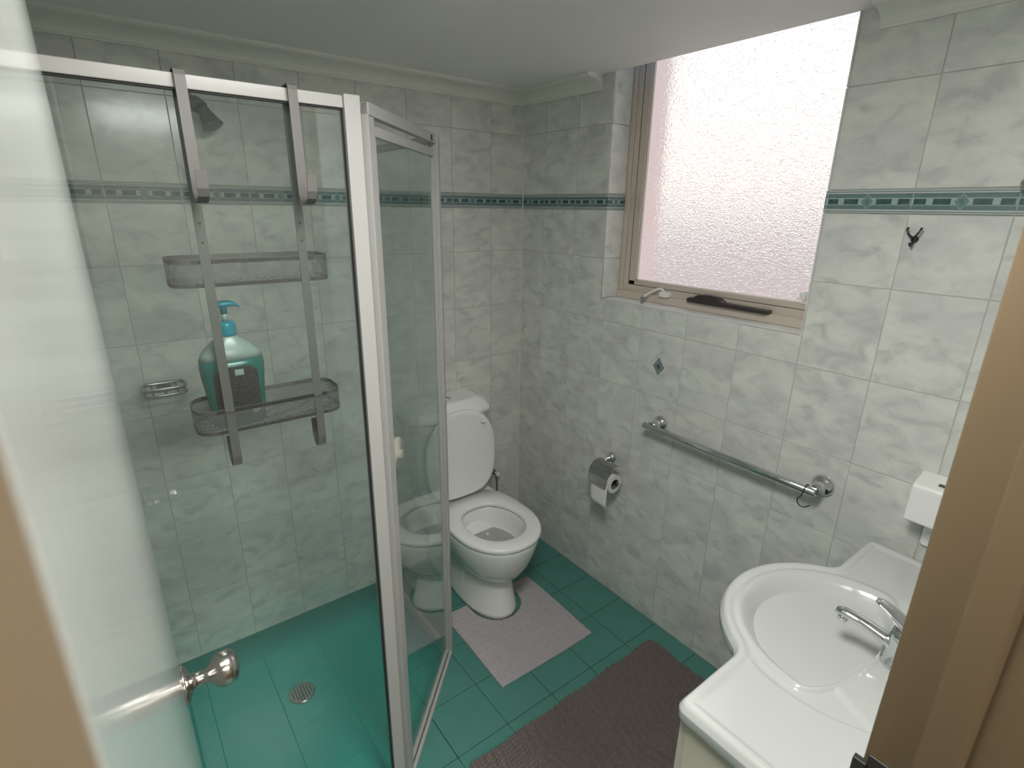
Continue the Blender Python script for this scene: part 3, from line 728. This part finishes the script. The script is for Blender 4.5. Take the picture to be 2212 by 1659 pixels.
for s_, z in ((1.0, .4015), (1.012, .406), (1.012, .414), (1.0, .4205), (.985, .4225)):
    rs.append(egg(.184 * s_, -.672 - (s_ - 1) * .25, -.195, z))
rs += [egg(.130, -.612, -.298, .4225, qb=2.3), egg(.124, -.604, -.306, .4195, qb=2.3), egg(.122, -.602, -.308, .408, qb=2.3), egg(.125, -.605, -.305, .4015, qb=2.3), rs[0]]
seat.loft(rs, False, False)
P(t, seat, 'seat', PLAST)
for sx in (-.075, .075): P(t, B(TX + sx - .018, TX + sx + .018, -.205, -.165, .4015, .430), 'hinge', PLAST, bevel=.006, seg=3)
# lid standing up, leaning on the cistern
def lidsec(inset, off):
    r = []
    for x, y, z in egg(.180 - inset, -.655 + inset, -.195 - inset * .3, 0):
        h = (-.195 - y); ang = math.radians(3.0)
        r.append((x, -.208 + h * math.sin(ang) * .55 + off, .428 + h * .905))
    return r
P(t, MBd().loft([lidsec(.004, .0), lidsec(0, -.003), lidsec(0, -.010), lidsec(.006, -.0135), lidsec(.02, -.0145)][::1]), 'lid', PLAST)
P(t, MBd().lathe([(.009, 0), (.0095, .008), (.007, .015), (.001, .017)], (TX + .110, -.2095, .773), (0, -1, 0), 16), 'lid_buffer', PLAST)
P(t, MBd().lathe([(.009, 0), (.0095, .008), (.007, .015), (.001, .017)], (TX - .110, -.2095, .773), (0, -1, 0), 16), 'lid_buffer', PLAST)
# cistern
def cis(hw, yb, yf, ch, z):
    p = [(TX + hw, yb), (TX + hw, yf + ch * .75), (TX + hw - ch * .35, yf + ch * .28), (TX + hw - ch, yf + .006), (TX, yf), (TX - hw + ch, yf + .006), (TX - hw + ch * .35, yf + ch * .28), (TX - hw, yf + ch * .75), (TX - hw, yb)]
    return [(x, y, z) for x, y in p]
P(t, MBd().loft([cis(.150, -.003, -.125, .05, .400), cis(.165, -.003, -.145, .05, .50), cis(.182, -.003, -.160, .06, .68), cis(.188, -.003, -.165, .06, .790)], smooth=False), 'cistern', CERAM, bevel=.010, seg=3, ang=12)
P(t, MBd().loft([cis(.205, -.003, -.180, .075, .792), cis(.208, -.003, -.183, .075, .800), cis(.208, -.003, -.183, .075, .812), cis(.195, -.003, -.172, .075, .840), cis(.155, -.005, -.150, .06, .862), cis(.140, -.008, -.140, .05, .866)], smooth=False), 'cistern_lid', CERAM, bevel=.006, seg=3, ang=12)
fb = P(t, MBd().lathe([(.021, 0), (.021, .003), (.0185, .005)], (TX, -.085, .8655), (0, 0, 1), 28), 'flush_button', CHROME)
P(fb, B(TX - .0006, TX + .0006, -.103, -.067, .8706, .8714), 'button_split', BLACK)
# water cock on the wall behind
t = thing('stop_tap', (-.165, -.001, .365), 'small white stop tap and hose low on the wall right of the toilet', 'tap')
P(t, MBd().lathe([(.016, 0), (.014, .006), (.008, .01), (.008, .035)], (-.165, 0, .365), (0, -1, 0), 20), 'tap_body', CHROME_D)
P(t, MBd().lathe([(.010, 0), (.012, .004), (.011, .014), (.006, .016)], (-.165, -.034, .365), (0, -1, 0), 20), 'tap_handle', PLAST)
P(t, MBd().tube([(-.165, -.025, .36), (-.160, -.028, .31), (-.168, -.030, .20), (-.178, -.030, .14), (-.195, -.020, .08), (-.20, -.004, .06)], .0045, 10), 'hose', CADDY)

# ------------------------------------------------------------------ toilet mat and bath mat
def mat_mesh(name, x0, x1, y0, y1, res, hfun, mat, inside=lambda x, y: True, warp=lambda x, y: (x, y)):
    nx, ny = int((x1 - x0) / res), int((y1 - y0) / res); v = []; idx = {}
    for j in range(ny + 1):
        for i in range(nx + 1):
            x, y = x0 + (x1 - x0) * i / nx, y0 + (y1 - y0) * j / ny
            xx, yy = warp(x, y); v.append((xx, yy, hfun(x, y)))
    f = []
    for j in range(ny):
        for i in range(nx):
            x, y = x0 + (x1 - x0) * (i + .5) / nx, y0 + (y1 - y0) * (j + .5) / ny
            if inside(x, y): k = j * (nx + 1) + i; f.append((k, k + 1, k + nx + 2, k + nx + 1))
    me = bpy.data.meshes.new(name); me.from_pydata(v, [], f)
    bm = bmesh.new(); bm.from_mesh(me); bmesh.ops.delete(bm, geom=[q for q in bm.verts if not q.link_faces], context='VERTS')
    be = [e for e in bm.edges if len(e.link_faces) == 1]
    r = bmesh.ops.extrude_edge_only(bm, edges=be)
    for q in r['geom']:
        if isinstance(q, bmesh.types.BMVert): q.co.z = .001
    bm.to_mesh(me); bm.free()
    for p in me.polygons: p.use_smooth = True
    me.materials.append(mat); o = bpy.data.objects.new(name, me); COL.objects.link(o); return o
def h1(x, y):
    e = min(x + .717, -.258 - x, y + .850, -.408 - y)
    rim = 1.0 if e > .016 else .55 + .45 * abs(math.sin(e * 180))
    return .005 + .006 * rim * (abs(math.sin((y) * PI / .0095)) ** .7) * (.55 + .45 * abs(math.sin(x * PI / .0085 + (round(y / .0095) % 2) * 1.3)))
def in1(x, y):
    return not ((abs(x - TX) < .115 and y > -.46) or (((x - TX) / .115) ** 2 + ((y + .46) / .119) ** 2 < 1))
def w1(x, y): return (x + .004 * math.sin(y * 9), y + .004 * math.sin(x * 7 + 1))
o = mat_mesh('toilet_mat', -.717, -.258, -.850, -.408, .0022, h1, MATL, in1, w1)
tag(o, 'light grey woven contour mat laid around the foot of the toilet', 'mat')
def h2(x, y):
    a, b = x / .0150, y / .0130
    jx = math.sin(round(b) * 12.9898) * .45
    bump = abs(math.cos(PI * (a + jx))) ** .6 * abs(math.cos(PI * b)) ** .55
    return .005 + .016 * bump * (.7 + .3 * math.sin(round(a + jx) * 78.2 + round(b) * 37.7))
def in2(x, y):
    cx = min(max(x, -.985 + .02), -.095 - .02); cy = min(max(y, -1.56 + .02), -1.025 - .02)
    return (x - cx) ** 2 + (y - cy) ** 2 < .02 ** 2
def w2(x, y): return (x + .003 * math.sin(y * 40), y + .003 * math.sin(x * 31))
o = mat_mesh('bath_mat', -.985, -.095, -1.56, -1.025, .0026, h2, MATD, in2, w2)
tag(o, 'dark brown-grey chenille bath mat on the floor before the vanity', 'mat')

# ------------------------------------------------------------------ vanity
VZ = .820; VXL, VXR, VYF, VYB = -.921, -.050, -1.655, -1.9485
CBx, CBy, CBr = -.487, -1.772, .252
outl = []
def arc(cx, cy, r, a0_, a1_, n): return [(cx + r * math.cos(math.radians(a0_ + (a1_ - a0_) * k / n)), cy + r * math.sin(math.radians(a0_ + (a1_ - a0_) * k / n))) for k in range(n + 1)]
# fillet between bulge circle and the front edge: small circle radius rf tangent externally to the bulge circle and to y=VYF (outside, above the line)
rf = .045; yc_ = VYF + rf; dxc = math.sqrt((CBr + rf) ** 2 - (yc_ - CBy) ** 2)
ang_t = math.degrees(math.atan2(yc_ - CBy, dxc))
outl += [(VXL + .0, VYB), (VXL, VYF - .02)] + arc(VXL + .02, VYF - .02, .02, 180, 90, 6)
outl += arc(CBx - dxc, yc_, rf, -90, -ang_t, 8)
outl += arc(CBx, CBy, CBr, 180 - ang_t, ang_t, 40)
outl += arc(CBx + dxc, yc_, rf, 180 + ang_t, 270, 8)
outl += arc(VXR - .02, VYF - .02, .02, 90, 0, 6) + [(VXR, VYB)]
cl = [outl[0]]
for p in outl[1:]:
    if (Vector(p) - Vector(cl[-1])).length > 1e-4: cl.append(p)
dense = []
for i in range(len(cl)):
    a, b = Vector(cl[i]), Vector(cl[(i + 1) % len(cl)]); n = max(1, int((b - a).length / .005))
    dense += [tuple(a + (b - a) * k / n) for k in range(n)]
def segd(px, py, a, b):
    dx, dy = b[0] - a[0], b[1] - a[1]; t_ = ((px - a[0]) * dx + (py - a[1]) * dy) / (dx * dx + dy * dy); t_ = max(0, min(1, t_))
    return math.hypot(px - a[0] - dx * t_, py - a[1] - dy * t_)
segs = [(cl[i], cl[i + 1]) for i in range(len(cl) - 1)]   # excludes the back edge
def sm(x, a, b): x = max(0, min(1, (x - a) / (b - a))); return x * x * (3 - 2 * x)
def bowl_s(x, y):
    dy = (y - CBy) * (1.0 if y > CBy else 3.2)
    return math.hypot(x - CBx, dy) - .205
def top_z(x, y, d):
    z = VZ
    z -= .012 * (1 - math.sqrt(max(0, 1 - (1 - min(d, .012) / .012) ** 2)))
    z += .0055 * sm(d, .002, .010) * (1 - sm(d, .018, .030))
    s_ = bowl_s(x, y)
    z += .004 * math.exp(-((s_ - .008) / .009) ** 2) * (1 if y > -1.86 else 0)
    # soap recess left of the bowl
    r_ = math.hypot(x - CBx, y - CBy)
    side = (-.063 * (x + .631) + .032 * (y + 1.801)) / .0707
    rec = sm(s_, .010, .018) * (1 - sm(r_, .236, .247)) * sm(side, 0, .009) * (1 if x < -.55 else 0) * sm(-y, 1.66, 1.72)
    z -= .006 * rec
    if s_ < 0: z -= .115 * sm(-s_, -.004, .085) + .012 * sm(-s_, .06, .20)
    return z
vts = [Vector(p) for p in dense]; nb = len(dense)
def inside_poly(x, y):
    c = False
    for i in range(len(cl)):
        a, b = cl[i], cl[i - 1]
        if (a[1] > y) != (b[1] > y) and x < (b[0] - a[0]) * (y - a[1]) / (b[1] - a[1]) + a[0]: c = not c
    return c
st = .0042
xx = VXL
while xx < VXR:
    yy = VYB
    while yy < -1.515:
        if inside_poly(xx, yy):
            if min(segd(xx, yy, a, b) for a, b in segs) > .0028 and yy > VYB + .003: vts.append(Vector((xx, yy)))
        yy += st
    xx += st
vo, eo, fo, *_ = delaunay_2d_cdt(vts, [(i, (i + 1) % nb) for i in range(nb)], [], 1, 1e-6)
V3 = [(p.x, p.y, top_z(p.x, p.y, min(segd(p.x, p.y, a, b) for a, b in segs))) for p in vo]
mb = MBd().add(V3, [tuple(f_) for f_ in fo], True)
# edge skirt
rings = []
cen = Vector((-.49, -1.80))
for z, ins in ((VZ - .012, 0), (VZ - .030, .0), (VZ - .037, .003), (VZ - .041, .010), (VZ - .041, .03)):
    ring = []
    for i, p in enumerate(dense):
        a, b = Vector(dense[i - 1]), Vector(dense[(i + 1) % nb]); e = (b - a).normalized(); n = Vector((e.y, -e.x))
        q = Vector(p) + n * ins; ring.append((q.x, max(q.y, VYB), z))
    rings.append(ring)
mb.loft(rings, False, True)
t = thing('vanity', (-.49, -1.80, 0), 'white vanity with moulded round basin below the right wall', 'vanity')
P(t, mb, 'basin_top', POLYM)
# bowl underside
und = []
for r_, z in ((.236, VZ - .034), (.226, VZ - .06), (.20, VZ - .095), (.15, VZ - .125), (.08, VZ - .14)):
    und.append([(CBx + r_ * math.cos(2 * PI * k / 40), max(CBy + .012 + r_ * math.sin(2 * PI * k / 40), -1.944), z) for k in range(40)])
P(t, MBd().loft(und), 'bowl_underside', POLYM)
cab = MBd().box(VXL + .012, VXR - .012, VYB + .001, VYF - .022, .10, VZ - .041).box(VXL + .03, VXR - .03, VYB + .001, VYF - .06, 0.0005, .10)
P(t, cab, 'cabinet', CREAMCAB, bevel=.001)
for k in range(3):
    x0 = VXL + .014 + k * ((VXR - VXL - .028) / 3)
    dr = P(t, B(x0 + .0015, x0 + (VXR - VXL - .028) / 3 - .0015, VYF - .0215, VYF - .006, .105, VZ - (.16 if k == 1 else .048)), 'cabinet_door', CREAMCAB, bevel=.002)
    P(dr, MBd().lathe([(.006, 0), (.006, .012), (.013, .018), (.011, .024)], (x0 + (.03 if k else .25), VYF - .006, .60), (0, 1, 0), 20), 'door_knob', CHROME_D)
P(t, MBd().lathe([(.019, 0), (.017, .002), (.010, .0015)], (-.50, -1.765, VZ - .1255), (0, 0, 1), 24), 'plug_hole', CHROME)
# mixer tap
tx, ty = -.487, -1.868
t = thing('mixer_tap', (tx, ty, VZ), 'chrome lever mixer tap at the back of the basin', 'tap')
P(t, MBd().lathe([(.028, .0), (.028, .006), (.024, .012), (.023, .050), (.0245, .062), (.0225, .078), (.016, .088), (.004, .092)], (tx, ty, VZ), (0, 0, 1), 36), 'tap_body', CHROME)
sp_pts = [(tx, ty, VZ + .038), (tx - .001, ty + .030, VZ + .046), (tx - .004, ty + .070, VZ + .056), (tx - .010, ty + .105, VZ + .062), (tx - .012, ty + .118, VZ + .060)]
rg = []
for (x, y, z), w_, h_ in zip(sp_pts, (.016, .0165, .014, .0125, .009), (.016, .013, .011, .010, .007)):
    rg.append([(x + w_ * math.cos(2 * PI * k / 18), y, z + h_ * math.sin(2 * PI * k / 18)) for k in range(18)])
so = P(t, MBd().loft(rg), 'spout', CHROME)
P(so, MBd().lathe([(.010, 0), (.010, .014), (.008, .015)], (tx - .010, ty + .104, VZ + .056), (0, .1, -1), 20), 'aerator', CHROME)
hp = [(tx - .002, ty - .022, VZ + .084), (tx, ty - .002, VZ + .094), (tx - .001, ty + .022, VZ + .108), (tx - .004, ty + .045, VZ + .120), (tx - .006, ty + .056, VZ + .124)]
rg = []
for (x, y, z), w_, h_ in zip(hp, (.023, .024, .020, .015, .008), (.013, .010, .007, .0045, .003)):
    rg.append([(x + w_ * math.cos(2 * PI * k / 18), y, z + h_ * math.sin(2 * PI * k / 18)) for k in range(18)])
P(t, MBd().loft(rg), 'lever', CHROME)

# ------------------------------------------------------------------ things on the right wall
t = thing('grab_rail', (-.001, -1.185, .905), 'chrome straight rail with two round wall flanges below the window', 'rail')
RZ = .900
P(t, MBd().lathe([(.0125, 0), (.0125, .640), (.0105, .643)], (-.062, -.862, RZ), (0, -1, 0), 24), 'rail_bar', CHROME)
for y, r_ in ((-.893, .030), (-1.497, .033)):
    P(t, MBd().lathe([(r_, 0), (r_ + .001, .003), (r_ * .96, .009), (r_ * .80, .016), (r_ * .52, .021), (.016, .026), (.0145, .060)], (0, y, RZ + .004), (-1, 0, 0), 32), 'flange', CHROME)
t = thing('s_hook', (-.062, -1.478, RZ), 'small dark wire hook hanging from the right end of the chrome rail', 'hook')
P(t, MBd().tube([(-.062 + .0155 * math.cos(a), -1.476, RZ + .0155 * math.sin(a)) for a in [math.radians(q) for q in range(-20, 200, 20)]] + [(-.078, -1.472, RZ - .018)], .0016, 8), 'upper_curl', DARKM)
P(t, MBd().tube([(-.078, -1.472, RZ - .018), (-.076, -1.462, RZ - .032), (-.074, -1.462, RZ - .044), (-.072, -1.470, RZ - .054), (-.070, -1.482, RZ - .055), (-.068, -1.492, RZ - .048), (-.068, -1.497, RZ - .042)], .0018, 8), 'lower_curl', DARKM)
# toilet roll holder with roll
t = thing('roll_holder', (-.001, -.655, .665), 'chrome toilet roll holder with curved flap on the right wall', 'roll holder')
P(t, MBd().lathe([(.024, 0), (.023, .006), (.018, .014), (.010, .019), (.007, .020), (.0065, .045)], (0, -.660, .665), (-1, 0, 0), 28), 'wall_rose', CHROME)
P(t, MBd().tube([(-.044, -.660, .665), (-.047, -.645, .662), (-.049, -.640, .650), (-.060, -.640, .618), (-.070, -.640, .607), (-.075, -.655, .605), (-.075, -.765, .605), (-.076, -.775, .607), (-.077, -.780, .612)], .0036, 10), 'roll_arm', CHROME)
fl_ = []; ff = []
for k in range(13):
    a = math.radians(62 + 118 * k / 12); r_ = .052
    fl_.append((-.075 + r_ * math.cos(a) * 1.05 - .0, .622 + r_ * math.sin(a) * 1.05))
fl_.append((-.1315, .592))
outer = [(x, z) for x, z in fl_]; inner = [(x + .0012, z - .0012) for x, z in fl_]
P(t, MBd().prism(outer + inner[::-1], -.752, -.648, axis=1), 'flap', CHROME_D)
t = thing('toilet_roll', (-.075, -.702, .600), 'nearly used toilet roll hanging in the chrome holder', 'toilet roll')
rings = [[(-.075 + r_ * math.cos(2 * PI * k / 32), y, .596 + r_ * math.sin(2 * PI * k / 32)) for k in range(32)] for r_, y in ((.022, -.655), (.040, -.655), (.040, -.752), (.022, -.752))]
P(t, MBd().loft(rings + [rings[0]], False, False, smooth=False), 'paper_roll', PAPER)
P(t, MBd().loft([[(x * 1 + .0 if False else -.075 + (x + .075) * .98, y, .596 + (z - .596) * .98) for x, y, z in rings[0]], [(-.075 + (x + .075) * .98, y, .596 + (z - .596) * .98) for x, y, z in rings[3]]], False, False), 'core', CARD)
v = []; f = []
path = [(-.1155, .60), (-.1175, .585), (-.119, .565), (-.120, .54), (-.121, .515), (-.122, .500)]
for i, (x, z) in enumerate(path):
    for q in range(7): v.append((x - .0008 * math.sin(q * 1.3 + i), -.657 - .093 * q / 6 - (.004 if i == 5 else 0), z - (.012 * q / 6 if i == 5 else 0)))
for i in range(5):
    for q in range(6): k = i * 7 + q; f.append((k, k + 1, k + 8, k + 7))
o = P(t, MBd().add(v, f, True), 'hanging_sheet', PAPER); md = o.modifiers.new('s', 'SOLIDIFY'); md.thickness = .0006
# robe hook
t = thing('robe_hook', (-.001, -1.578, 1.634), 'small dark metal robe hook on the tiles right of the window', 'hook')
P(t, MBd().lathe([(.009, 0), (.008, .004), (.004, .008)], (0, -1.579, 1.628), (-1, 0, 0), 20), 'hook_plate', DARKM)
for sy in (1, -1):
    P(t, MBd().tube([(-.006, -1.579, 1.628), (-.016, -1.579 + sy * .004, 1.634), (-.022, -1.579 + sy * .010, 1.642), (-.022, -1.579 + sy * .014, 1.650), (-.016, -1.579 + sy * .014, 1.655)], [.0028, .0026, .0024, .0022, .003], 10), 'prong', DARKM)
P(t, MBd().tube([(-.006, -1.579, 1.628), (-.010, -1.579, 1.618), (-.018, -1.579, 1.612), (-.024, -1.579, 1.614), (-.026, -1.579, 1.620)], [.003, .003, .0028, .0028, .004], 10), 'prong', DARKM)
# second chrome hook at the picture's right edge
t = thing('towel_hook', (-.001, -1.762, 1.752), 'shiny chrome hook on the right wall at the border strip', 'hook')
P(t, MBd().lathe([(.016, 0), (.015, .006), (.008, .012), (.007, .03), (.011, .038), (.009, .046), (.002, .049)], (0, -1.766, 1.745), (-1, 0, .25), 24), 'hook_knob', CHROME)
# soap dispenser
t = thing('wall_dispenser', (-.001, -1.775, .985), 'white box dispenser on the right wall above the vanity', 'dispenser')
P(t, MBd().prism([(0, .926), (-.060, .926), (-.078, .934), (-.074, 1.020), (-.066, 1.034), (0, 1.052)], -1.830, -1.722, axis=1), 'dispenser_body', PLAST, bevel=.005, seg=3)
P(t, MBd().box(-.050, -.030, -1.800, -1.770, 1.0405, 1.0418), 'lid_slot', DARKM)
t = thing('wall_socket', (-.001, -1.80, .885), 'white wall plate below the white dispenser', 'wall plate')
P(t, MBd().prism([(a, b) for a, b in rrect(-1.855, -1.757, .846, .915, .012, 4)], -.011, 0, axis=0), 'cover_plate', PLAST, bevel=.003)
P(t, B(-.0145, -.0105, -1.778, -1.768, .872, .890), 'rocker_switch', PLAST, bevel=.001)
